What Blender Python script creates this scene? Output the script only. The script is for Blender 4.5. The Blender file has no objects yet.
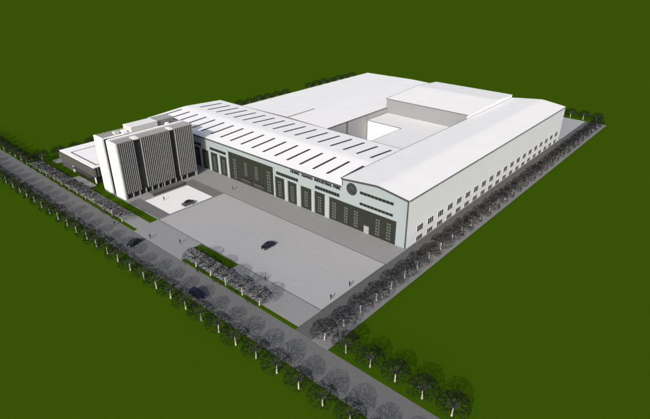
import bpy, bmesh, math, random
from mathutils import Vector, Matrix
R = math.radians
rnd = random.Random(7)
S = bpy.context.scene
COL = S.collection

# ------------------------------------------------------------------ camera
cam_d = bpy.data.cameras.new('camera'); cam = bpy.data.objects.new('camera', cam_d); COL.objects.link(cam)
cam.location = (64.43, -108.65, 76.09)
cam.rotation_euler = (R(90 - 26.967), 0, R(41.25))
cam_d.sensor_width = 36; cam_d.lens = 502.34 / 650 * 36
cam_d.clip_start = 1; cam_d.clip_end = 20000
S.camera = cam

# ------------------------------------------------------------------ sky, sun, exposure
EL = 28.0
SD = Vector((0.30, -0.954, 0)).normalized()
w = bpy.data.worlds.new('World'); S.world = w; w.use_nodes = True
nt = w.node_tree; nt.nodes.clear()
sky = nt.nodes.new('ShaderNodeTexSky'); sky.sky_type = 'NISHITA'; sky.sun_disc = False
sky.sun_elevation = R(EL); sky.sun_rotation = math.atan2(SD.x, SD.y)
sky.air_density = 1.0; sky.dust_density = 4.0; sky.ozone_density = 0.5
bg = nt.nodes.new('ShaderNodeBackground'); bg.inputs['Strength'].default_value = 0.125
wo = nt.nodes.new('ShaderNodeOutputWorld')
nt.links.new(sky.outputs[0], bg.inputs[0]); nt.links.new(bg.outputs[0], wo.inputs[0])
sun_d = bpy.data.lights.new('sun', 'SUN'); sun_d.energy = 3.0; sun_d.angle = R(0.5); sun_d.color = (1.0, 0.98, 0.945)
sun = bpy.data.objects.new('sun', sun_d); COL.objects.link(sun)
to_sun = Vector((SD.x * math.cos(R(EL)), SD.y * math.cos(R(EL)), math.sin(R(EL))))
sun.rotation_euler = to_sun.to_track_quat('Z', 'Y').to_euler(); sun.location = to_sun * 300
S.view_settings.view_transform = 'Standard'; S.view_settings.look = 'None'
S.view_settings.gamma = 1; S.view_settings.use_curve_mapping = False
S.view_settings.exposure = 0.12
S.render.engine = 'CYCLES'

# ------------------------------------------------------------------ materials
def mat(name, c, rough=0.8, noise=0.06, scale=0.6, spec=0.3, metallic=0.0, big=0.0):
    m = bpy.data.materials.new(name); m.use_nodes = True
    t = m.node_tree; b = t.nodes['Principled BSDF']
    b.inputs['Roughness'].default_value = rough; b.inputs['Specular IOR Level'].default_value = spec
    b.inputs['Metallic'].default_value = metallic
    tc = t.nodes.new('ShaderNodeTexCoord')
    def nz(sc, det, amt):
        n = t.nodes.new('ShaderNodeTexNoise'); n.inputs['Scale'].default_value = sc; n.inputs['Detail'].default_value = det
        t.links.new(tc.outputs['Object'], n.inputs['Vector'])
        r = t.nodes.new('ShaderNodeMapRange')
        r.inputs['From Min'].default_value = 0.25; r.inputs['From Max'].default_value = 0.75
        r.inputs['To Min'].default_value = 1 - amt; r.inputs['To Max'].default_value = 1 + amt
        t.links.new(n.outputs['Fac'], r.inputs['Value']); return r.outputs['Result']
    f = nz(scale, 5, noise)
    if big:
        g = nz(0.035, 4, big)
        mu = t.nodes.new('ShaderNodeMath'); mu.operation = 'MULTIPLY'
        t.links.new(f, mu.inputs[0]); t.links.new(g, mu.inputs[1]); f = mu.outputs[0]
    v = t.nodes.new('ShaderNodeVectorMath'); v.operation = 'SCALE'
    v.inputs[0].default_value = c[:3]; t.links.new(f, v.inputs['Scale'])
    t.links.new(v.outputs[0], b.inputs['Base Color'])
    return m
M = {}
M['grass'] = mat('grass', (0.0385, 0.0845, 0.0022), 0.95, 0.05, 1.5, 0.0, big=0.02)
M['lawn'] = mat('lawn', (0.0385, 0.0845, 0.0022), 0.95, 0.16, 2.0, 0.0)
M['asphalt'] = mat('asphalt', (0.155, 0.155, 0.156), 0.92, 0.07, 1.2, 0.15, big=0.07)
M['asphalt_side'] = mat('asphalt_side', (0.11, 0.11, 0.11), 0.92, 0.07, 1.2, 0.15, big=0.07)
M['pavement'] = mat('pavement', (0.27, 0.27, 0.272), 0.9, 0.05, 1.0, 0.15, big=0.05)
M['side_pavement'] = mat('side_pavement', (0.21, 0.21, 0.21), 0.9, 0.05, 1.0, 0.15)
M['court'] = mat('court', (0.375, 0.375, 0.378), 0.85, 0.03, 0.7, 0.15, big=0.04)
M['plaza'] = mat('plaza', (0.78, 0.78, 0.78), 0.8, 0.02, 0.8, 0.1)
M['step_dark'] = mat('step_dark', (0.12, 0.12, 0.12), 0.9, 0.06, 1.0, 0.1)
M['joint'] = mat('joint', (0.13, 0.13, 0.13), 0.9, 0.05, 1.0, 0.1)
M['white_roof'] = mat('white_roof', (0.80, 0.80, 0.80), 0.75, 0.02, 0.15, 0.1)
M['front_roof'] = mat('front_roof', (0.85, 0.85, 0.85), 0.75, 0.02, 0.15, 0.1)
M['court_roof'] = mat('court_roof', (0.74, 0.74, 0.74), 0.75, 0.02, 0.15, 0.1)
M['side_wall'] = mat('side_wall', (0.87, 0.895, 0.93), 0.85, 0.02, 0.3, 0.1)
M['grey_wall'] = mat('grey_wall', (0.226, 0.241, 0.26), 0.85, 0.02, 0.3, 0.1)
M['court_grey'] = mat('court_grey', (0.42, 0.42, 0.42), 0.85, 0.03, 0.3, 0.1)
M['white_wall'] = mat('white_wall', (0.80, 0.80, 0.80), 0.85, 0.015, 0.3, 0.1)
M['blue_wall'] = mat('blue_wall', (0.283, 0.333, 0.362), 0.8, 0.02, 0.4, 0.1)
M['pilaster'] = mat('pilaster', (0.315, 0.355, 0.36), 0.8, 0.02, 0.4, 0.1)
M['olive'] = mat('olive', (0.025, 0.029, 0.023), 0.8, 0.10, 0.8, 0.1)
M['strip_frame'] = mat('strip_frame', (0.10, 0.115, 0.115), 0.6, 0.05, 1.0, 0.2)
M['strip_pane'] = mat('strip_pane', (0.012, 0.014, 0.015), 0.4, 0.05, 1.0, 0.2)
M['wing_fin'] = mat('wing_fin', (0.13, 0.13, 0.132), 0.7, 0.05, 1.0, 0.2)
M['plant_grey'] = mat('plant_grey', (0.52, 0.52, 0.525), 0.8, 0.03, 0.8, 0.1)
M['trim'] = mat('trim', (0.06, 0.063, 0.065), 0.7, 0.05, 0.8, 0.2)
M['gutter'] = mat('gutter', (0.12, 0.12, 0.12), 0.7, 0.04, 0.8, 0.2)
M['skylight'] = mat('skylight', (0.035, 0.036, 0.037), 0.5, 0.08, 1.0, 0.2)
M['glass'] = mat('glass', (0.02, 0.022, 0.024), 0.45, 0.10, 0.6, 0.25)
M['side_glass'] = mat('side_glass', (0.035, 0.035, 0.036), 0.45, 0.10, 0.6, 0.25)
M['pane'] = mat('pane', (0.095, 0.108, 0.103), 0.5, 0.12, 1.0, 0.2)
M['frame'] = mat('frame', (0.42, 0.44, 0.44), 0.6, 0.03, 1.0, 0.2)
M['door'] = mat('door', (0.28, 0.29, 0.295), 0.6, 0.03, 1.0, 0.2)
M['fin'] = mat('fin', (0.29, 0.29, 0.295), 0.6, 0.04, 1.0, 0.2)
M['spandrel'] = mat('spandrel', (0.075, 0.077, 0.08), 0.6, 0.04, 1.0, 0.2)
M['wing_face'] = mat('wing_face', (0.075, 0.075, 0.076), 0.7, 0.05, 1.0, 0.2)
M['letter'] = mat('letter', (0.012, 0.016, 0.018), 0.5, 0.03, 1.0, 0.2)
M['bark'] = mat('bark', (0.50, 0.50, 0.47), 0.9, 0.10, 3.0, 0.1)
M['limb'] = mat('limb', (0.06, 0.06, 0.058), 0.9, 0.15, 2.0, 0.1)
M['twig'] = mat('twig', (0.010, 0.010, 0.011), 0.95, 0.2, 2.0, 0.0)
M['navy_paint'] = mat('navy_paint', (0.008, 0.008, 0.022), 0.3, 0.02, 1.0, 0.5)
M['black_paint'] = mat('black_paint', (0.008, 0.008, 0.009), 0.3, 0.02, 1.0, 0.5)
M['car_glass'] = mat('car_glass', (0.012, 0.014, 0.018), 0.15, 0.0, 1.0, 0.5)
M['grey_paint'] = mat('grey_paint', (0.09, 0.09, 0.095), 0.3, 0.02, 1.0, 0.5)
M['tyre'] = mat('tyre', (0.012, 0.012, 0.012), 0.9, 0.05, 3.0, 0.1)
M['rim'] = mat('rim', (0.35, 0.35, 0.36), 0.35, 0.02, 1.0, 0.5, 0.6)
M['lamp_clear'] = mat('lamp_clear', (0.6, 0.6, 0.58), 0.2, 0.0, 1.0, 0.5)
M['lamp_red'] = mat('lamp_red', (0.25, 0.01, 0.01), 0.2, 0.0, 1.0, 0.5)
M['skin'] = mat('skin', (0.42, 0.25, 0.17), 0.6, 0.03, 4.0, 0.2)
M['cloth_black'] = mat('cloth_black', (0.008, 0.008, 0.009), 0.9, 0.1, 4.0, 0.1)
M['cloth_dark'] = mat('cloth_dark', (0.018, 0.018, 0.024), 0.9, 0.1, 4.0, 0.1)
M['cloth_grey'] = mat('cloth_grey', (0.09, 0.09, 0.10), 0.9, 0.1, 4.0, 0.1)
M['hair'] = mat('hair', (0.008, 0.007, 0.006), 0.7, 0.1, 4.0, 0.2)

# ------------------------------------------------------------------ helpers
ORG = {}
class MB:
    def __init__(s): s.v = []; s.f = []
    def add(s, vs, fs):
        n = len(s.v); s.v += [tuple(p) for p in vs]; s.f += [tuple(i + n for i in f) for f in fs]; return s
    def box(s, x0, x1, y0, y1, z0, z1):
        if x0 > x1: x0, x1 = x1, x0
        if y0 > y1: y0, y1 = y1, y0
        return s.add([(x0,y0,z0),(x1,y0,z0),(x1,y1,z0),(x0,y1,z0),(x0,y0,z1),(x1,y0,z1),(x1,y1,z1),(x0,y1,z1)],
                     [(0,3,2,1),(4,5,6,7),(0,1,5,4),(1,2,6,5),(2,3,7,6),(3,0,4,7)])
    def prism(s, poly, a, b, axis):
        """extrude a closed 2D polygon along an axis: 'x' uses (y,z), 'y' uses (x,z), 'z' uses (x,y)"""
        def P(p, t): return {'x': (t, p[0], p[1]), 'y': (p[0], t, p[1]), 'z': (p[0], p[1], t)}[axis]
        n = len(poly)
        vs = [P(p, a) for p in poly] + [P(p, b) for p in poly]
        fs = [tuple(range(n)), tuple(range(2*n-1, n-1, -1))] + [(i, i+n, (i+1) % n + n, (i+1) % n) for i in range(n)]
        return s.add(vs, fs)
    def tube(s, p, q, r0, r1, n=3, cap=False):
        p = Vector(p); q = Vector(q); d = (q - p)
        if d.length < 1e-6: return s
        u = d.orthogonal().normalized(); v = d.normalized().cross(u)
        vs = []
        for c, r in ((p, r0), (q, r1)):
            for i in range(n):
                a = 2*math.pi*i/n; vs.append(c + (u*math.cos(a) + v*math.sin(a))*r)
        fs = [(i, (i+1) % n, (i+1) % n + n, i + n) for i in range(n)]
        if cap: fs += [tuple(range(n-1, -1, -1)), tuple(range(n, 2*n))]
        return s.add(vs, fs)
    def disc(s, c, r, y0, y1, n=36, r_in=None):
        poly = [(c[0] + r*math.cos(2*math.pi*i/n), c[1] + r*math.sin(2*math.pi*i/n)) for i in range(n)]
        if r_in is None: return s.prism(poly, y0, y1, 'y')
        inn = [(c[0] + r_in*math.cos(2*math.pi*i/n), c[1] + r_in*math.sin(2*math.pi*i/n)) for i in range(n)]
        vs = [(p[0], y, p[1]) for y in (y0, y1) for ring in (poly, inn) for p in ring]
        fs = []
        for i in range(n):
            j = (i+1) % n
            fs += [(i, j, n+j, n+i), (2*n+i, 3*n+i, 3*n+j, 2*n+j), (i, 2*n+i, 2*n+j, j), (n+i, n+j, 3*n+j, 3*n+i)]
        return s.add(vs, fs)
    def build(s, name, m, parent=None, smooth=False, origin=None):
        o0 = Vector(origin) if origin is not None else (ORG[parent.name] if parent is not None else Vector((0, 0, 0)))
        me = bpy.data.meshes.new(name)
        me.from_pydata([tuple(Vector(p) - o0) for p in s.v], [], s.f); me.update()
        b = bmesh.new(); b.from_mesh(me); bmesh.ops.recalc_face_normals(b, faces=b.faces); b.to_mesh(me); b.free()
        for q in (m if isinstance(m, (list, tuple)) else [m]): me.materials.append(q)
        if smooth:
            for p in me.polygons: p.use_smooth = True
        o = bpy.data.objects.new(name, me); COL.objects.link(o)
        if parent is not None: o.parent = parent; ORG[o.name] = o0
        else: o.location = o0; ORG[o.name] = o0
        return o
def thing(name, label, cat, loc, group=None):
    o = bpy.data.objects.new(name, None); COL.objects.link(o); o.location = loc
    o['label'] = label; o['category'] = cat
    if group: o['group'] = group
    o.empty_display_size = 0.5
    ORG[o.name] = Vector(loc); return o
def structure(name, mb, m):
    o = mb.build(name, m); o['kind'] = 'structure'; return o
def dup(root, loc, rz=0.0, sc=1.0, label=None):
    r = root.copy(); COL.objects.link(r); r.location = loc; r.rotation_euler = (0, 0, rz)
    r.scale = sc if isinstance(sc, tuple) else (sc, sc, sc)
    if label: r['label'] = label
    for ch in root.children:
        c = ch.copy(); COL.objects.link(c); c.parent = r
        for g in ch.children:
            d = g.copy(); COL.objects.link(d); d.parent = c
    return r

# ------------------------------------------------------------------ ground and paving
def sheet(x0, x1, y0, y1, z0, z1): return MB().box(x0, x1, y0, y1, z0, z1)
ROAD_N, ROAD_S = -46.0, -54.6
SX, GX, EDGE = 0.35, 10.3, 5.7           # site edge, side-road kerb, outer edge
structure('ground', MB().add([(-6000,-6000,-0.03),(6000,-6000,-0.03),(6000,6000,-0.03),(-6000,6000,-0.03)], [(0,1,2,3)]), M['grass'])
structure('road', sheet(-900, 260, ROAD_S, ROAD_N, -0.5, 0.0), M['asphalt'])
structure('side_road', sheet(SX, EDGE, ROAD_N, 165.5, -0.5, 0.0), M['asphalt_side'])
structure('side_pavement', sheet(EDGE, GX, ROAD_N, 165.5, -0.5, 0.10), M['side_pavement'])
structure('yard_paving', sheet(-143, SX, -10.4, 130, -0.5, 0.10), M['pavement'])
structure('rear_yard', sheet(-143, SX, 130, 165.5, -0.5, 0.10), M['court'])
structure('pavement', MB().box(-152, -68.7, -44.8, -39.5, -0.5, 0.10).box(-68.7, -43.6, ROAD_N, -36.9, -0.5, 0.10)
          .box(-43.6, SX, -44.8, -36.9, -0.5, 0.10).box(-104, -69.5, -36.9, -10.4, -0.5, 0.10)
          .box(-104,-88.0,-37.1,-36.9,-0.5,0.10).box(-88.0,-68.7, -37.1,-36.9,-0.5,0.10).box(-69.6,-68.7,-39.5,-37.1,-0.5,0.10), M['pavement'])
structure('courtyard_paving', sheet(-69.5, SX, -36.9, -10.4, -0.5, 0.104), M['court'])
structure('plaza', sheet(-85.1, -70.2, -32.3, -15.0, 0.05, 0.112), M['plaza'])
structure('kerb_grass', MB().box(-43.6, SX, ROAD_N, -44.8, -0.5, 0.06).box(-190, -68.7, ROAD_N, -44.8, -0.5, 0.06), M['lawn'])
structure('lawn', MB().box(-46.6, -29.9, -39.9, -37.15, 0.0, 0.13).box(-152, -124, -40.0, -37.1, -0.5, 0.106).box(-110, -69.6, -40.0, -37.1, -0.5, 0.106)
          .box(-143, -104, -37.1, -10.4, -0.5, 0.05), M['lawn'])
structure('entrance_paving', MB().box(-124, -110, -39.5, -37.1, -0.5, 0.112), M['court'])
structure('west_path', MB().box(-148.5, -143, -37.1, 150, -0.5, 0.10), M['side_pavement'])
jt = MB()
jt.box(-69.5, SX, -37.05, -36.8, 0.0, 0.118).box(-69.5, SX, -10.5, -10.25, 0.0, 0.118).box(-69.62, -69.38, -36.8, -10.5, 0.0, 0.118)
jt.box(0.2, 0.5, -36.8, -10.5, 0.0, 0.122).box(-88.6, -69.62, -10.52, -10.3, 0, 0.117)
structure('paving_joints', jt, M['joint'])
st = MB()
for y0, y1 in ((-36.6, -32.6), (-14.8, -10.8)):
    for k in range(5):
        y = y0 + (k + 0.25) * (y1 - y0) / 5
        st.box(-88.2, -69.9, y, y + 0.42, 0.0, 0.122)
structure('paving_bands', st, M['step_dark'])
structure('terrace_paving', MB().box(-88.4, -69.7, -36.8, -32.4, 0.0, 0.108).box(-88.4, -69.7, -14.9, -10.6, 0.0, 0.108), M['side_pavement'])

# ------------------------------------------------------------------ right hall (gabled end towards the yard)
def roof_z(x, x0, x1, ze, zr, xr, soft=0.9):
    """gentle gable whose ridge is rounded off, as sheet-metal roofs are"""
    def h(d, run): return math.hypot(d, soft) - soft
    run = (xr-x0) if x < xr else (x1-xr)
    return zr - (zr-ze)*h(abs(x-xr), run)/h(run, run)
def roof_line(x0, x1, ze, zr, xr, dz=0.0, ov=0.0, n=14):
    xs = [x0-ov] + [x0+(xr-x0)*i/n for i in range(1, n)] + [xr] + [xr+(x1-xr)*i/n for i in range(1, n)] + [x1+ov]
    return [(x, roof_z(min(max(x, x0), x1), x0, x1, ze, zr, xr)+dz) for x in xs]
def smooth_top(o, up=0.6):
    for p in o.data.polygons: p.use_smooth = False
    return o
def gable_hall(root, x0, x1, y0, y1, ze, zr, xr, wall_m, roof_m, ov=0.12, t=0.16):
    MB().prism([(x0,0.0),(x1,0.0)] + roof_line(x0, x1, ze-t, zr-t, xr)[::-1], y0, y1, 'y').build('wall', wall_m, root)
    lo = roof_line(x0, x1, ze, zr, xr, -t+0.004, ov); hi = roof_line(x0, x1, ze, zr, xr, 0, ov)
    rf = smooth_top(MB().prism(lo + hi[::-1], y0-ov, y1+ov, 'y').build('roof', roof_m, root))
    return rf, (lambda x: roof_z(x, x0, x1, ze, zr, xr))

D = 127.0
RW = -23.9
rh = thing('factory_hall', 'long white gabled factory hall with two rows of side windows beside the side road', 'hall', (-12, 63, 0))
rroof, kr = gable_hall(rh, RW, 0, 0, D, 15.6, 16.95, -10.6, M['side_wall'], M['white_roof'])
PY = -0.06
MB().prism([(RW+0.02,0.1),(-0.42,0.1)] + [(x, kr(x)-0.5) for x in (-0.42,-3,-5,-7,-9,-10.6,-12,-14,-16,-18,-20,-22,RW+0.02)], PY, -0.002, 'y').build('front_cladding', M['blue_wall'], rh)
tb = MB()
def rake(x0, z0, x1, z1, h, ya, yb): tb.add([(x0,ya,z0),(x1,ya,z1),(x1,yb,z1),(x0,yb,z0),(x0,ya,z0-h),(x1,ya,z1-h),(x1,yb,z1-h),(x0,yb,z0-h)],
      [(0,1,2,3),(4,7,6,5),(0,4,5,1),(1,5,6,2),(2,6,7,3),(3,7,4,0)])
rl = roof_line(RW, 0, 15.6, 16.95, -10.6, 0.02, 0.13)
for (xa, za), (xb, zb) in zip(rl, rl[1:]): rake(xa, za, xb, zb, 0.55, -0.3, -0.125)
tb.build('gable_trim', M['trim'], rh)
MB().box(-0.4, 0.03, -0.12, -0.003, 0.1, 15.05).build('corner_trim', M['trim'], rh)
MB().box(RW-0.02, RW+0.3, -0.12, -0.063, 13.2, 15.05).build('corner_trim', M['trim'], rh)
MB().box(0.122, 0.34, -0.12, D+0.12, 15.42, 15.61).build('gutter', M['gutter'], rh)
MB().box(RW-0.36, RW-0.122, 0, D+0.12, 15.38, 15.61).build('gutter', M['gutter'], rh)

def pane_column(parent, x0, x1, z0, z1, nx, nz, y=-0.16, yb=-0.10):
    """a tall window: glazing behind a light frame grid, all one window"""
    g = MB(); g.box(x0, x1, yb, yb+0.03, z0, z1)
    win = g.build('window', M['glass'], parent)
    p = MB(); dx = (x1-x0)/nx; dz = (z1-z0)/nz
    for i in range(nx):
        for j in range(nz):
            p.box(x0+i*dx+dx*.16, x0+(i+1)*dx-dx*.16, y, yb-0.001, z0+j*dz+dz*.18, z0+(j+1)*dz-dz*.18)
    p.build('pane', M['pane'], win)
    return win
def strip_window(parent, x0, x1, z0, z1, n, yb=-0.10):
    f = MB().box(x0, x1, yb, yb+0.035, z0, z1).build('strip_window', M['strip_frame'], parent)
    p = MB(); dx = (x1-x0)/n
    for i in range(n): p.box(x0+i*dx+dx*.09, x0+(i+1)*dx-dx*.09, yb-0.03, yb-0.001, z0+.12, z1-.10)
    p.build('pane', M['strip_pane'], f)
GP_TOP = 7.8
gp = MB().box(RW+0.02, -3.6, -0.1, PY-0.003, 0.1, GP_TOP).build('entrance_panel', M['olive'], rh)
for a, b in ((-22.9, -21.3), (-19.0, -17.3), (-10.9, -9.1), (-6.9, -5.2)):
    pane_column(gp, a, b, 0.7, 6.5, 2, 6, y=-0.17, yb=-0.135)
dr = MB().box(-15.0, -13.1, -0.2, -0.102, 0.1, 2.6).build('door', M['door'], rh)
MB().box(-13.5, -13.35, -0.26, -0.201, 1.1, 1.35).build('handle', M['trim'], dr)
strip_window(rh, -17.0, -4.9, 12.45, 13.4, 9); strip_window(rh, -17.0, -4.9, 8.85, 9.75, 9)
for k in range(20):
    y = 5.7 + 6.0*k
    for z0, z1 in ((0.14, 1.8), (3.3, 5.35)):
        f = MB().box(0.002, 0.06, y-.15, y+3.1, z0, z1).build('window', M['white_wall'], rh)
        p = MB()
        for i in range(3): p.box(0.061, 0.075, y-.07+i*1.1, y-.07+i*1.1+0.84, z0+0.06, z1-0.06)
        p.build('pane', M['side_glass'], f)

# ------------------------------------------------------------------ front hall
FL, FB, FE, FR, FRY = -132.5, 38.9, 13.0, 14.1, 18.9
fh = thing('factory_hall', 'long low front factory hall with rows of dark skylights on its white roof', 'hall', (-78, 19, 0))
t = 0.16
MB().prism([(0,0),(FB,0)] + roof_line(0, FB, FE-t, FR-t, FRY)[::-1], FL, RW-0.02, 'x').build('wall', M['blue_wall'], fh)
froof = smooth_top(MB().prism(roof_line(0, FB, FE, FR, FRY, -t+.004, .15) + roof_line(0, FB, FE, FR, FRY, 0, .15)[::-1], FL-0.15, RW-0.02, 'x').build('roof', M['front_roof'], fh))
def zf(y): return roof_z(y, 0, FB, FE, FR, FRY)
def sky_strip(x, ya, yb):
    m = MB(); h = 0.10
    xs = (x-0.43, x+0.43)
    m.add([(xs[0],ya,zf(ya)+.003),(xs[1],ya,zf(ya)+.003),(xs[1],yb,zf(yb)+.003),(xs[0],yb,zf(yb)+.003),
           (xs[0],ya,zf(ya)+h),(xs[1],ya,zf(ya)+h),(xs[1],yb,zf(yb)+h),(xs[0],yb,zf(yb)+h)],
          [(0,3,2,1),(4,5,6,7),(0,1,5,4),(1,2,6,5),(2,3,7,6),(3,0,4,7)])
    m.build('skylight', M['skylight'], froof)
for k in range(17):
    sky_strip(-33.3 - 6.03*k, 3.7, 15.2)
    sky_strip(-30.1 - 6.03*k, 22.8, 35.1)
sky_strip(-27.3, 3.7, 15.2)
MB().box(FL-0.15, RW-0.14, -0.36, -0.152, FE-0.42, FE+0.02).build('fascia', M['trim'], fh)
MB().box(FL-0.15, RW-0.3, FB+0.152, FB+0.4, FE-0.25, FE+0.02).build('gutter', M['trim'], fh)
def pil(x0, x1, z1): MB().box(x0, x1, -0.22, -0.003, 0.1, z1).build('pilaster', M['pilaster'], fh)
def bay(x0, x1, z1, cols=1):
    b = MB().box(x0, x1, -0.05, -0.002, 0.1, z1).build('bay_panel', M['olive'], fh)
    wd = 1.7; c = (x0+x1)/2
    pane_column(b, c-wd/2, c+wd/2, 0.8, z1-1.3, 2, 6, y=-0.13, yb=-0.085)
    return b
for x0, x1 in ((-53.7,-49.2),(-47.5,-43.4),(-41.4,-36.7),(-35.2,-30.9),(-89.6,-85.5),(-84.0,-80.1),(-95.2,-91.0),(-100.6,-96.7),(-106.4,-102.3),(-112,-107.9),(-117.6,-113.5),(-123.2,-119.1)):
    bay(x0, x1, 7.9)
for x0, x1 in ((-54.6,-53.7),(-49.2,-47.5),(-43.4,-41.4),(-36.7,-35.2),(-30.9,-28.9),(-91.0,-89.6),(-85.5,-84.0),(-80.1,-78.7),(-96.7,-95.2),(-102.3,-100.6),(-107.9,-106.4)):
    pil(x0+.12, x1-.12, 11.0 if x0 in (-54.6,-80.1) else 8.0)
strip_window(fh, -53.1, -42.7, 8.7, 9.9, 9, yb=-0.04); strip_window(fh, -35.1, -24.9, 8.75, 9.95, 9, yb=-0.04)
strip_window(fh, -90.0, -78.9, 8.75, 9.9, 9, yb=-0.04); strip_window(fh, -106, -95.5, 8.75, 9.9, 9, yb=-0.04)
bp = MB().box(-78.7, -54.6, -0.05, -0.002, 0.1, 10.8).build('bay_panel', M['olive'], fh)
for a, b in ((-76.2,-74.4),(-70.0,-68.3),(-64.2,-62.5),(-58.0,-56.0)):
    pane_column(bp, a, b, 3.4 if -72 < a < -60 else 0.7, 8.8, 2, 7, y=-0.13, yb=-0.085)
for a, b in ((-72.0,-66.6),(-65.2,-59.9)):
    g = MB().box(a, b, -0.16, -0.052, 0.1, 2.9).build('gate', M['skylight'], fh)
    MB().box(a-.1, b+.1, -1.0, -0.162, 2.4, 2.65).build('canopy', M['skylight'], g)
    MB().box(a+.1, b-.1, -0.21, -0.162, 1.45, 1.7).build('rail', M['pane'], g)
gp2 = MB().box(-28.9, RW, -0.05, -0.002, 0.1, GP_TOP).build('bay_panel', M['olive'], fh)
pane_column(gp2, -27.9, -26.0, 0.7, 6.5, 2, 6, y=-0.13, yb=-0.085)

# roof-edge lettering and emblem: signs of their own
def text_mesh(s, size, depth):
    c = bpy.data.curves.new('letters', 'FONT'); c.body = s; c.size = size; c.extrude = depth; c.offset = 0.018
    o = bpy.data.objects.new('letters', c); COL.objects.link(o)
    bpy.context.view_layer.update()
    me = bpy.data.meshes.new_from_object(o.evaluated_get(bpy.context.evaluated_depsgraph_get()))
    bpy.data.objects.remove(o); return me
sg = thing('roof_sign', 'row of dark capital letters along the eave of the front hall', 'sign', (-34.9, -0.3, 11.5))
for word, xa, xb in (('HONG', -45.8, -41.9), ('XIANG', -41.0, -36.0), ('INDUSTRIAL', -35.1, -27.8), ('PARK', -27.2, -24.35)):
    me = text_mesh(word, 1.0, 0.06)
    xs = [v.co.x for v in me.vertices]; ys = [v.co.y for v in me.vertices]
    sx = (xb-xa)/(max(xs)-min(xs)); sy = 1.0/(max(ys)-min(ys))
    for v in me.vertices:
        x, y, z = v.co
        v.co = ((x-min(xs))*sx + xa + 34.9, -z - 0.02, (y-min(ys))*sy + 0.02)
    me.materials.clear(); me.materials.append(M['letter'])
    b = bmesh.new(); b.from_mesh(me); bmesh.ops.recalc_face_normals(b, faces=b.faces); b.to_mesh(me); b.free()
    o = bpy.data.objects.new('word', me); COL.objects.link(o); o.parent = sg
em = thing('emblem_sign', 'round dark emblem on the pale gable beside the strip windows', 'emblem', (-20.1, -0.07, 13.05))
cx, cz = -20.1, 13.05
MB().disc((cx,cz), 1.95, -0.16, -0.065).build('disc', M['letter'], em)
MB().disc((cx,cz), 1.62, -0.19, -0.161, r_in=1.48).build('ring', M['pane'], em)
mk = MB()
mk.disc((cx,cz), 1.05, -0.19, -0.161, n=28, r_in=0.88)
for x, h in ((-0.42, 0.62), (0.0, 0.82), (0.42, 0.62)): mk.box(cx+x-0.09, cx+x+0.09, -0.186, -0.162, cz-h*.55, cz+h)
mk.build('mark', M['pane'], em)

# ------------------------------------------------------------------ left hall, raised hall, courtyard block
LH0, LH1, LR, LL = 39.32, 136.0, -64.3, -116.5
lh = thing('factory_hall', 'broad plain white gabled hall at the back left behind the skylit hall', 'hall', (-81, 80, 0))
lroof, kl = gable_hall(lh, LL, LR, LH0, LH1, 13.05, 13.6, -86.3, M['court_grey'], M['white_roof'])
MB().box(LR+0.122, LR+0.3, LH0, 81.2, 12.95, 13.16).build('gutter', M['gutter'], lh)
MB().prism([(LL-.1,12.3),(LR+.1,12.3)] + [(x, kl(x)-0.02) for x in (LR,-70,-76,-81,-84,-86.3,-89,-92,-97,-105,LL)], LH0-0.2, LH0-0.125, 'y').build('flashing', M['gutter'], lh)
MB().box(LR+0.003, LR+0.2, 52.0, 52.3, 0.1, 12.95).build('wall_seam', M['trim'], lh)  # added dark strip drawing the vertical seam line on the courtyard wall
rc = MB(); rc.box(-86.55, -86.05, LH0-.1, 56, 13.58, 13.7).build('ridge_cap', M['gutter'], lroof)
bx0, bx1, by0, by1, bze, bzr, byr = -64.8, -24.25, 81.7, 126.0, 17.1, 18.1, 108.0
bh = thing('raised_hall', 'tall white roofed block with a grey front rising above the courtyard', 'hall', (-44, 104, 0))
wl = roof_line(by0, by1, bze-t, bzr-t, byr)[::-1]
MB().prism([(by0,0),(by1,0)] + wl, bx0, bx1-0.304, 'x').build('wall', M['grey_wall'], bh)
MB().prism([(by0,14.6),(by1,14.6)] + wl, bx1-0.3, bx1, 'x').build('gable_wall', M['side_wall'], bh)
smooth_top(MB().prism(roof_line(by0, by1, bze, bzr, byr, -t+.004, .12) + roof_line(by0, by1, bze, bzr, byr, 0, .12)[::-1], bx0-.1, bx1+.12, 'x').build('roof', M['white_roof'], bh))
rl = roof_line(by0, by1, bze, bzr, byr, 0.01, 0.12); rk = MB()
rk.prism([(y, z-0.3) for y, z in rl] + rl[::-1], bx0-0.34, bx0-0.103, 'x').build('gable_trim', M['gutter'], bh)
MB().box(bx0, bx1+.1, by0-.34, by0-.122, bze-.2, bze+.01).build('gutter', M['gutter'], bh)
cb = thing('courtyard_block', 'low flat roofed block with a bright white wall inside the courtyard', 'building', (-40, 60, 0))
cbp = [(LR+.35, 66.6), (-46.2, 66.6), (-46.2, FB+0.45), (RW-0.4, FB+0.45), (RW-0.4, by0-0.02), (LR+.35, by0-0.02)]
MB().prism(cbp, 0, 10.2, 'z').build('wall', M['white_wall'], cb)
MB().prism(cbp, 10.204, 10.4, 'z').build('roof', M['court_roof'], cb)
MB().box(LR+.36, -46.0, 66.4, 66.597, 10.22, 10.45).box(-46.4, -46.203, FB+.46, 66.397, 10.22, 10.45).build('parapet', M['gutter'], cb)

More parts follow.
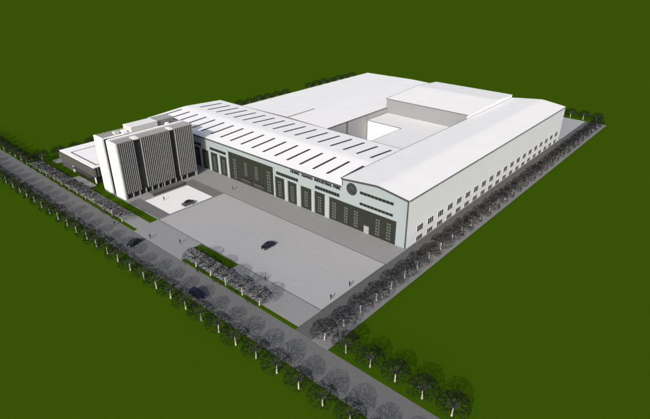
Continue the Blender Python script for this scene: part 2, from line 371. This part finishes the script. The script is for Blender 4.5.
# ------------------------------------------------------------------ office tower
TX, TS, TN, TB, TH = -90.3, -36.6, -6.4, -105.0, 20.5
tw = thing('office_tower', 'dark office tower with dense pale vertical fins and blank white end walls', 'tower', (-97, -22.5, 0))
F0 = 2.0
def slab(xa, xb, face):     # face +1: fins on the xb side, -1: on the xa side
    cxa, cxb = (xa, xb-0.55) if face > 0 else (xa+0.55, xb)
    MB().box(cxa, cxb, TS+0.55, TN-0.55, 0.1, TH-0.45).build('glazing', M['glass'], tw)
    for y0, y1, wm in ((TS, TS+0.548, 'white_wall'), (TN-0.548, TN-0.2, 'fin')):
        MB().box(xa, xb, y0, y1, 0.1, TH).build('end_wall', M[wm], tw)
    sp = MB()
    for k in range(5):
        z = F0 + 0.3 + 3.3*k
        x0, x1 = (cxb+.002, cxb+0.12) if face > 0 else (cxa-0.12, cxa-.002)
        for ya, yb in (((TS+.56, -29.9), (-27.5, -15.95), (-14.15, TN-.56)) if face > 0 else ((TS+.56, TN-.56),)): sp.box(x0, x1, ya, yb, z, z+0.55)
    sp.build('spandrel', M['spandrel'], tw)
slab(-96.4, TX, 1); slab(TB, -98.9, -1)
MB().box(-98.898, -96.402, TS+2.2, TN-2.2, 0.1, TH-1.0).build('core', M['glass'], tw)
lv = MB()
for k in range(13): lv.box(-98.89, -96.41, TS+1.9, TS+2.198, 0.8+1.44*k, 1.1+1.44*k)
lv.build('louvre', M['spandrel'], tw)
def fin(y, face):
    wd = 0.10
    if face > 0: fx0, fx1, tx0, tx1 = TX-0.546, TX, TX-3.4, TX
    else: fx0, fx1, tx0, tx1 = TB, TB+0.546, TB, TB+5.6
    m = MB().box(fx0, fx1, y-wd, y+wd, F0 if face > 0 else 0.1, TH-0.448)
    m.box(tx0, tx1, y-wd, y+wd, TH-0.446, TH)
    m.build('fin', M['fin'], tw)
segs = ((-36.05, -29.85, 9), (-27.6, -15.9, 16), (-14.2, -6.5, 10))
for a, b, n in segs:
    for k in range(n): fin(a + (k+0.5)*(b-a)/n, 1)
for k in range(32): fin(TS + 0.9 + k*0.9, -1)
MB().box(TX-3.4, TX-0.3, -29.55, -27.75, TH-0.44, TH+0.05).box(TX-3.4, TX-0.3, -15.75, -14.35, TH-0.44, TH+0.05).build('cap', M['white_wall'], tw)
MB().box(-95.39, TX-3.42, TS+0.56, TN-0.56, TH-0.44, TH-0.1).build('roof', M['court'], tw)
MB().box(-96.39, -95.4, TS+0.56, TN-0.56, TH-0.44, TH+0.2).build('parapet', M['front_roof'], tw)
MB().box(TB+5.62, -98.91, TS+0.56, TN-0.56, TH-0.44, TH-0.05).box(-98.89, -96.41, TS+2.2, TN-2.2, TH-0.99, TH-0.7).build('roof', M['side_wall'], tw)
ph = MB().box(-102.6, -97.2, -26.6, -16.2, TH-0.04, 22.3).build('penthouse', M['plant_grey'], tw)
MB().box(-102.7, -97.1, -26.7, -16.1, 22.304, 22.42).build('roof', M['court_roof'], ph)
lp = MB().box(-103.0, -97.9, -15.6, -9.0, TH-0.04, 22.2).build('plant_room', M['spandrel'], tw)
pf = MB()
for k in range(11): pf.box(-103.1, -97.7, -15.5+0.6*k, -15.22+0.6*k, TH-0.03, 22.4)
pf.build('louvre', M['fin'], lp)
MB().box(-101.4, -99.6, -31.5, -29.8, TH-0.04, 21.3).build('roof_unit', M['plant_grey'], tw)
MB().box(-100.9, -98.6, -29.0, -27.4, TH-0.04, 21.2).build('roof_unit', M['white_wall'], tw)
MB().box(-97.0, -95.9, -13.5, -12.4, TH-0.6, 21.2).build('roof_unit', M['white_wall'], tw)
for y in [TS+0.9 + i*2.47 for i in range(11)] + [TN-0.8]: MB().box(TX-0.5, TX-0.12, y-0.18, y+0.18, 0.1, F0-0.001).build('column', M['fin'], tw)
dr = MB().box(TX-0.543, TX-0.42, -23.2, -20.4, 0.1, 2.6).build('door', M['frame'], tw)
MB().box(TX-0.419, TX-0.41, -23.0, -21.9, 0.2, 2.5).box(TX-0.419, TX-0.41, -21.7, -20.6, 0.2, 2.5).build('glass', M['car_glass'], dr)
es = MB()
es.box(-89.4, -87.0, -28.2, -14.9, 0.112, 0.75).build('entrance_platform', M['step_dark'], tw)
MB().box(-86.998, -86.5, -28.2, -14.9, 0.112, 0.42).box(-86.498, -86.0, -28.2, -14.9, 0.113, 0.22).build('entrance_steps', M['trim'], tw)

# ------------------------------------------------------------------ low wing left of the tower
wg = thing('low_wing', 'low grey louvred wing with a flat white roof left of the office tower', 'building', (-125, -23, 0))
WX0, WX1, WY0, WY1, WH = -139.2, -111.2, -36.4, -11.0, 6.6
MB().box(WX0+.3, WX1-.3, WY0+.3, WY1-.3, 0.05, WH-0.5).build('wall', M['glass'], wg)
MB().box(WX0, WX1, WY0, WY1, 2.6, WH-0.3).build('upper_wall', M['wing_face'], wg)
MB().box(WX0, -129.5, WY0, WY0+0.29, 0.05, 2.598).build('lower_wall', M['wing_face'], wg)
fl = MB(); n = 40
for k in range(n):
    x = WX0 + 0.35 + k*(WX1-WX0-0.7)/(n-1); fl.box(x-0.13, x+0.13, WY0-0.22, WY0-0.002, 2.7, WH-0.32)
for k in range(24):
    y = WY0 + 0.35 + k*1.07; fl.box(WX1+0.002, WX1+0.2, y-0.13, y+0.13, 2.7, WH-0.32)
fl.build('louvre', M['wing_fin'], wg)
MB().box(WX0-.1, WX1+.1, WY0-.1, WY1+.1, WH-0.298, WH).build('roof', M['front_roof'], wg)
jr = MB(); a0, a1, b0, b1 = WX0+5.6, WX1-1.6, WY0+1.7, WY1-2
jr.box(a0, a1, b0, b0+.55, WH+.003, WH+.03).box(a0, a1, b1-.4, b1, WH+.003, WH+.03).box(a0, a0+.55, b0+.55, b1-.4, WH+.003, WH+.03).box(a1-.55, a1, b0+.55, b1-.4, WH+.003, WH+.03)
jr.build('recess_shade', M['joint'], wg)  # dark strips on the flat roof, parapet shadow put into the colour
MB().box(-129.2, -128.5, WY0-0.3, WY0+0.2, 0.1, 2.55).build('pier', M['white_wall'], wg)
MB().box(WX1-0.9, WX1-0.3, WY0+0.0, WY0+0.29, 0.1, 2.58).build('pier', M['side_wall'], wg)
MB().box(-127.5, WX1-1.2, WY0-1.4, WY0-0.24, 2.62, 2.85).build('canopy', M['trim'], wg)

# ------------------------------------------------------------------ trees
def tree_mesh(seed):
    r = random.Random(seed)
    tr, lb, cr = MB(), MB(), MB()
    H0 = 2.7
    lean = Vector((r.uniform(-.12,.12), r.uniform(-.12,.12), 0))
    mid = Vector((0,0,1.3)) + lean*.5; top = Vector((0,0,H0)) + lean
    tr.tube((0,0,-0.05), mid, 0.20, 0.15, 7); tr.tube(mid, top, 0.15, 0.10, 7)
    CZ = 2.75
    def dome(az, el, k):   # el 0 at the rim of the crown, 1 at its top
        rr = 3.08*math.cos(el*math.pi/2)**0.8; zz = 2.15*math.sin(el*math.pi/2) - 0.5*(1-el)**2.5
        return Vector((rr*math.cos(az)*k, rr*math.sin(az)*k, CZ + zz*k))
    cl = lambda e: min(.985, max(0.0, e))
    prim = [(2*math.pi*i/9 + r.uniform(-.12,.12), 0.10) for i in range(9)] + [(2*math.pi*(i+.5)/6 + r.uniform(-.15,.15), 0.42) for i in range(6)] + [(2.1*i + r.uniform(-.3,.3), .74) for i in range(3)]
    for az, el in prim:
        el = cl(el + r.uniform(-.05,.05)); p1 = dome(az, el, r.uniform(.42,.52))
        lb.tube(top - Vector((0,0,r.uniform(0,.4))), p1, 0.085, 0.055, 4)
        sp = .32/max(.22, math.cos(el*math.pi/2))
        for j in range(4):
            az2 = az + (j-1.5)*sp*.62 + r.uniform(-.12,.12); el2 = cl(el + r.uniform(-.2,.2))
            p2 = dome(az2, el2, r.uniform(.70,.80)); cr.tube(p1, p2, 0.045, 0.028, 3)
            s2 = .24/max(.25, math.cos(el2*math.pi/2))
            for k in range(3):
                az3 = az2 + r.uniform(-1,1)*s2; el3 = cl(el2 + r.uniform(-.13,.13))
                p3 = dome(az3, el3, r.uniform(.88,.96)); cr.tube(p2, p3, 0.021, 0.014, 3)
                s3 = .20/max(.25, math.cos(el3*math.pi/2))
                for l in range(3):
                    az4 = az3 + r.uniform(-1,1)*s3; el4 = cl(el3 + r.uniform(-.10,.10))
                    p4 = dome(az4, el4, r.uniform(.98,1.03)); cr.tube(p3, p4, 0.0145, 0.010, 3)
                    if l < 1:
                        p5 = dome(az4 + r.uniform(-1,1)*s3, cl(el4 + r.uniform(-.08,.08)), r.uniform(.985,1.03)); cr.tube(p4, p5, 0.0135, 0.009, 3)
    return tr, lb, cr
ROOTS = []
for s in range(4):
    tr, lb, cr = tree_mesh(100+s)
    rt = thing('bare_tree', 'tree', 'tree', (0, 0, 0))
    ta = tr.build('trunk', M['bark'], rt, smooth=True)
    lb.build('limbs', M['limb'], ta)
    cr.build('crown', M['twig'], rt)
    ROOTS.append(rt)
used = set()
def ordinal(n):
    one = ['', 'first','second','third','fourth','fifth','sixth','seventh','eighth','ninth','tenth','eleventh','twelfth','thirteenth','fourteenth','fifteenth','sixteenth','seventeenth','eighteenth','nineteenth']
    if n < 20: return one[n]
    tens = {2:'twent',3:'thirt',4:'fort'}[n//10]
    return tens + 'ieth' if n % 10 == 0 else tens + 'y ' + one[n % 10]
TC = [0]
def plant_tree(x, y, label, group, sc=1.0):
    i = TC[0] % 4; TC[0] += 1
    s = sc*rnd.uniform(.95, 1.05); rz = rnd.uniform(0, 6.28)
    sv = (s, s, s*rnd.uniform(.96, 1.03))
    if i not in used:
        used.add(i); r = ROOTS[i]; r.location = (x, y, 0); r.rotation_euler = (0,0,rz); r.scale = sv; r['label'] = label
    else: r = dup(ROOTS[i], (x, y, 0), rz, sv, label)
    r['group'] = group
def jit(a=.15): return rnd.uniform(-a, a)
for k in range(5):
    plant_tree(-12.2 - 6.4*k + jit(), -45.3, 'bare tree on the kerb grass before the grey yard, %s from the junction corner' % ordinal(k+1), 'trees on the kerb grass before the yard', 1.1)
for k in range(6):
    plant_tree(7.6 + 6.25*k + jit(), -44.0+jit(), 'bare tree on open grass right of the junction, %s from the side road' % ordinal(k+1), 'trees on the grass right of the junction')
for k in range(32):
    plant_tree(7.9 + jit(.1), -37.6 + 6.3*k + jit(), 'bare tree along the side road by the white hall, %s from the junction' % ordinal(k+1), 'trees along the side road')
for k in range(42):
    x = 51 - 6.3*k
    if k == 11: x -= 0.0
    plant_tree(x + jit(), -57.9 + jit(), 'bare tree along the main road\'s outer edge, %s from its right end' % ordinal(k+1), 'trees along the outer edge of the main road')
for k in range(22):
    plant_tree(-77.0 - 6.25*k + jit(), -45.2 + jit(.1), 'bare tree on the kerb below the tower, %s from the driveway' % ordinal(k+1), 'trees on the kerb left of the driveway')
ks = [k for k in range(30) if k not in (21, 22)]
for i, k in enumerate(ks):
    plant_tree(-149.8 + jit(), -40 + 7.0*k + jit(), 'bare tree on the far left boundary, %s from the main road' % ordinal(i+1), 'trees on the far left boundary')
for k in range(4):
    plant_tree(4.6 - 6.3*k, 168.2 + jit(), 'bare tree behind the long white hall, %s from the far end of the side road' % ordinal(k+1), 'trees behind the white hall')

# ------------------------------------------------------------------ cars (nose towards +x when rz = 0)
def car(label, paint, loc, rz, kind='saloon', roofp=None):
    root = thing('parked_car', label, 'car', (0, 0, 0))
    if kind == 'saloon':
        L, W, prof = 4.5, 1.8, [(-2.25,.32),(-2.27,.62),(-2.2,.92),(-1.5,.98),(-.95,1.0),(.85,.95),(1.9,.80),(2.2,.66),(2.25,.40),(2.15,.28)]
        cab = [(-1.65,.96),(-1.05,1.38),(-.2,1.45),(.35,1.38),(1.05,.92)]
    else:
        L, W, prof = 4.6, 1.9, [(-2.28,.4),(-2.3,.8),(-2.24,1.08),(-1.2,1.12),(1.0,1.08),(2.0,.98),(2.26,.82),(2.3,.45),(2.2,.36)]
        cab = [(-2.15,1.06),(-1.85,1.66),(-.2,1.74),(.45,1.64),(1.15,1.04)]
    def loft(poly, wid, cut):
        m = MB(); n = len(poly); secs = [(-wid/2, cut), (-wid/2+.1, 1), (wid/2-.1, 1), (wid/2, cut)]
        cxm = sum(p[0] for p in poly)/n; czm = sum(p[1] for p in poly)/n
        vs = [(cxm+(p[0]-cxm)*k, y, czm+(p[1]-czm)*k) for y, k in secs for p in poly]
        fs = [tuple(range(n)), tuple(range(4*n-1, 3*n-1, -1))]
        for s in range(3):
            for i in range(n): fs.append((s*n+i, s*n+(i+1) % n, (s+1)*n+(i+1) % n, (s+1)*n+i))
        return m.add(vs, fs)
    body = loft(prof, W, .95).build('body', paint, root, smooth=False)
    loft(cab, W-.22, .90).build('windows', M['car_glass'], root)
    ztop = max(p[1] for p in cab)
    rp = [(cab[1][0]-.02, cab[1][1]+.012), (cab[2][0], cab[2][1]+.02), (cab[3][0]+.02, cab[3][1]+.012), (cab[3][0], cab[3][1]-.06), (cab[2][0], cab[2][1]-.04), (cab[1][0], cab[1][1]-.06)]
    loft(rp, W-.3, .98).build('roof', roofp or paint, root)
    pl = MB()
    for s in (-1, 1):
        for (xa, za), (xb, zb) in ((cab[0], cab[1]), (cab[4], cab[3])):
            pl.tube((xa, s*(W/2-.15), za), (xb, s*(W/2-.17), zb), .04, .04, 4)
    pl.build('pillars', paint, root)
    for sx in (-1.38, 1.38):
        for sy in (-1, 1):
            y = sy*(W/2-.1); wh = MB(); n = 16
            wh.prism([(sx+.33*math.cos(2*math.pi*i/n), .33+.33*math.sin(2*math.pi*i/n)) for i in range(n)], y-.12, y+.12, 'y')
            wo_ = wh.build('wheel', M['tyre'], root)
            MB().prism([(sx+.2*math.cos(2*math.pi*i/n), .33+.2*math.sin(2*math.pi*i/n)) for i in range(n)], y+sy*.121, y+sy*.135, 'y').build('rim', M['rim'], wo_)
    xe = L/2
    for sy in (-1, 1):
        MB().box(xe-.16, xe+.02, sy*.5, sy*.8, .56, .70).build('headlight', M['lamp_clear'], root)
        MB().box(-xe-.03, -xe+.12, sy*.5, sy*.8, .68, .86).build('taillight', M['lamp_red'], root)
        MB().box(.75, .93, sy*(W/2-.02), sy*(W/2+.16), .95, 1.08).build('mirror', paint, root)
    root.location = loc; root.rotation_euler = (0, 0, rz)
    return root
car('dark navy saloon car standing alone on the open grey yard', M['navy_paint'], (-30.6, -25.4, .104), R(-90))
car('black saloon car crossing the main road below the tower driveway', M['black_paint'], (-61.5, -50.2, 0), R(-79))
car('small grey and black car on the white plaza before the tower', M['grey_paint'], (-71.4, -24.3, .112), R(-94), roofp=M['black_paint'])
car('dark navy off-roader on the main road behind the roadside trees', M['navy_paint'], (-26.7, -53.0, 0), R(4), 'suv')

# ------------------------------------------------------------------ people
def person(label, loc, rz, top, legs, stride=0.0, sc=1.0):
    root = thing('person', label, 'person', (0, 0, 0))
    V = []; E_ = []; Rr = []
    def v(p, r, par=None):
        V.append(p); Rr.append(r); i = len(V)-1
        if par is not None: E_.append((par, i))
        return i
    pel = v((0,0,.95), .135); wa = v((0,0,1.12), .125, pel); ch = v((0,.01,1.32), .145, wa); sh = v((0,0,1.44), .085, ch)
    nk = v((0,0,1.52), .055, sh); hd = v((0,.015,1.62), .095, nk); ht = v((0,.005,1.71), .075, hd); v((0,.105,1.61), .022, hd)
    for s in (-1, 1):
        v((s*.09, .0, 1.62), .02, hd)
        st_ = stride*s
        hp = v((s*.09, 0, .88), .095, pel); kn = v((s*.1, st_*.5, .49), .062, hp); an = v((s*.1, st_*.9-.02, .09), .042, kn)
        v((s*.11, st_*.9+.12, .045), .036, an)
        sh2 = v((s*.18, 0, 1.40), .062, ch); el = v((s*.25, -st_*.35-.02, 1.12), .043, sh2); wr = v((s*.26, -st_*.7+.05, .88), .028, el)
        pm = v((s*.26, -st_*.75+.065, .82), .032, wr)
        for q, ln in enumerate((.07, .085, .08, .06)):
            a = v((s*.26, -st_*.75+.035+q*.021, .775), .0095, pm); v((s*.252, -st_*.75+.045+q*.021, .775-ln), .008, a)
        v((s*.245, -st_*.75+.11, .80), .010, pm)
    me = bpy.data.meshes.new('body'); me.from_pydata(V, E_, []); me.update()
    o = bpy.data.objects.new('body_src', me); COL.objects.link(o)
    md = o.modifiers.new('skin', 'SKIN'); md.use_smooth_shade = True
    lay = me.skin_vertices[0].data
    for i, r_ in enumerate(Rr): lay[i].radius = (r_, r_)
    lay[0].use_root = True
    o.modifiers.new('sub', 'SUBSURF').levels = 1
    bpy.context.view_layer.update()
    bm_ = bpy.data.meshes.new_from_object(o.evaluated_get(bpy.context.evaluated_depsgraph_get()))
    bpy.data.objects.remove(o); bm_.name = 'body'
    bm_.materials.clear()
    for m in (M['skin'], top, legs, M['cloth_black']): bm_.materials.append(m)
    for p in bm_.polygons:
        c = p.center; z = c.z
        p.material_index = 3 if z < .1 else 2 if (z < .96 and abs(c.x) < .22) else 0 if (z > 1.49 or (z < .88)) else 1
    b = bpy.data.objects.new('body', bm_); COL.objects.link(b); b.parent = root
    hm = bmesh.new(); bmesh.ops.create_uvsphere(hm, u_segments=14, v_segments=9, radius=.113)
    bmesh.ops.delete(hm, geom=[q for q in hm.verts if q.co.z < -.01 and q.co.y > -.02], context='VERTS')
    hme = bpy.data.meshes.new('hair'); 
    for q in hm.verts: q.co += Vector((0, -.012, 1.668))
    hm.to_mesh(hme); hm.free(); hme.materials.append(M['hair'])
    h = bpy.data.objects.new('hair', hme); COL.objects.link(h); h.parent = root
    root.location = loc; root.rotation_euler = (0, 0, rz); root.scale = (sc*.93, sc*.93, sc*.93)
K, Dk, Gy = M['cloth_black'], M['cloth_dark'], M['cloth_grey']
person('person in black clothes standing on the apron before the large dark bay', (-69.4, -6.5, .10), R(160), K, K, .02, 1.05)
person('person in dark clothes walking on the pavement left of the kerb trees', (-51.4, -41.1, .10), R(100), Dk, K, .28)
person('person in dark clothes beside the yard edge behind the fifth kerb tree', (-18.7, -37.4, .12), R(-60), K, Dk, .2)
person('person in black clothes at the driveway edge near the road crossing', (-60.8, -45.2, .10), R(80), K, K, .25)
person('person in grey top standing on the white plaza by the tower steps', (-80.3, -27.9, .112), R(90), Gy, K, .05)
person('person in dark clothes walking on the main road near the tower trees', (-76.7, -48.0, 0), R(-90), Dk, Dk, .25)
person('person in black clothes at the right edge of the yard nearer the hall', (-0.6, -24.9, .104), R(0), K, K, .1)
person('person in black clothes at the right edge of the yard nearer the junction', (-0.7, -32.2, .104), R(20), K, K, .22)
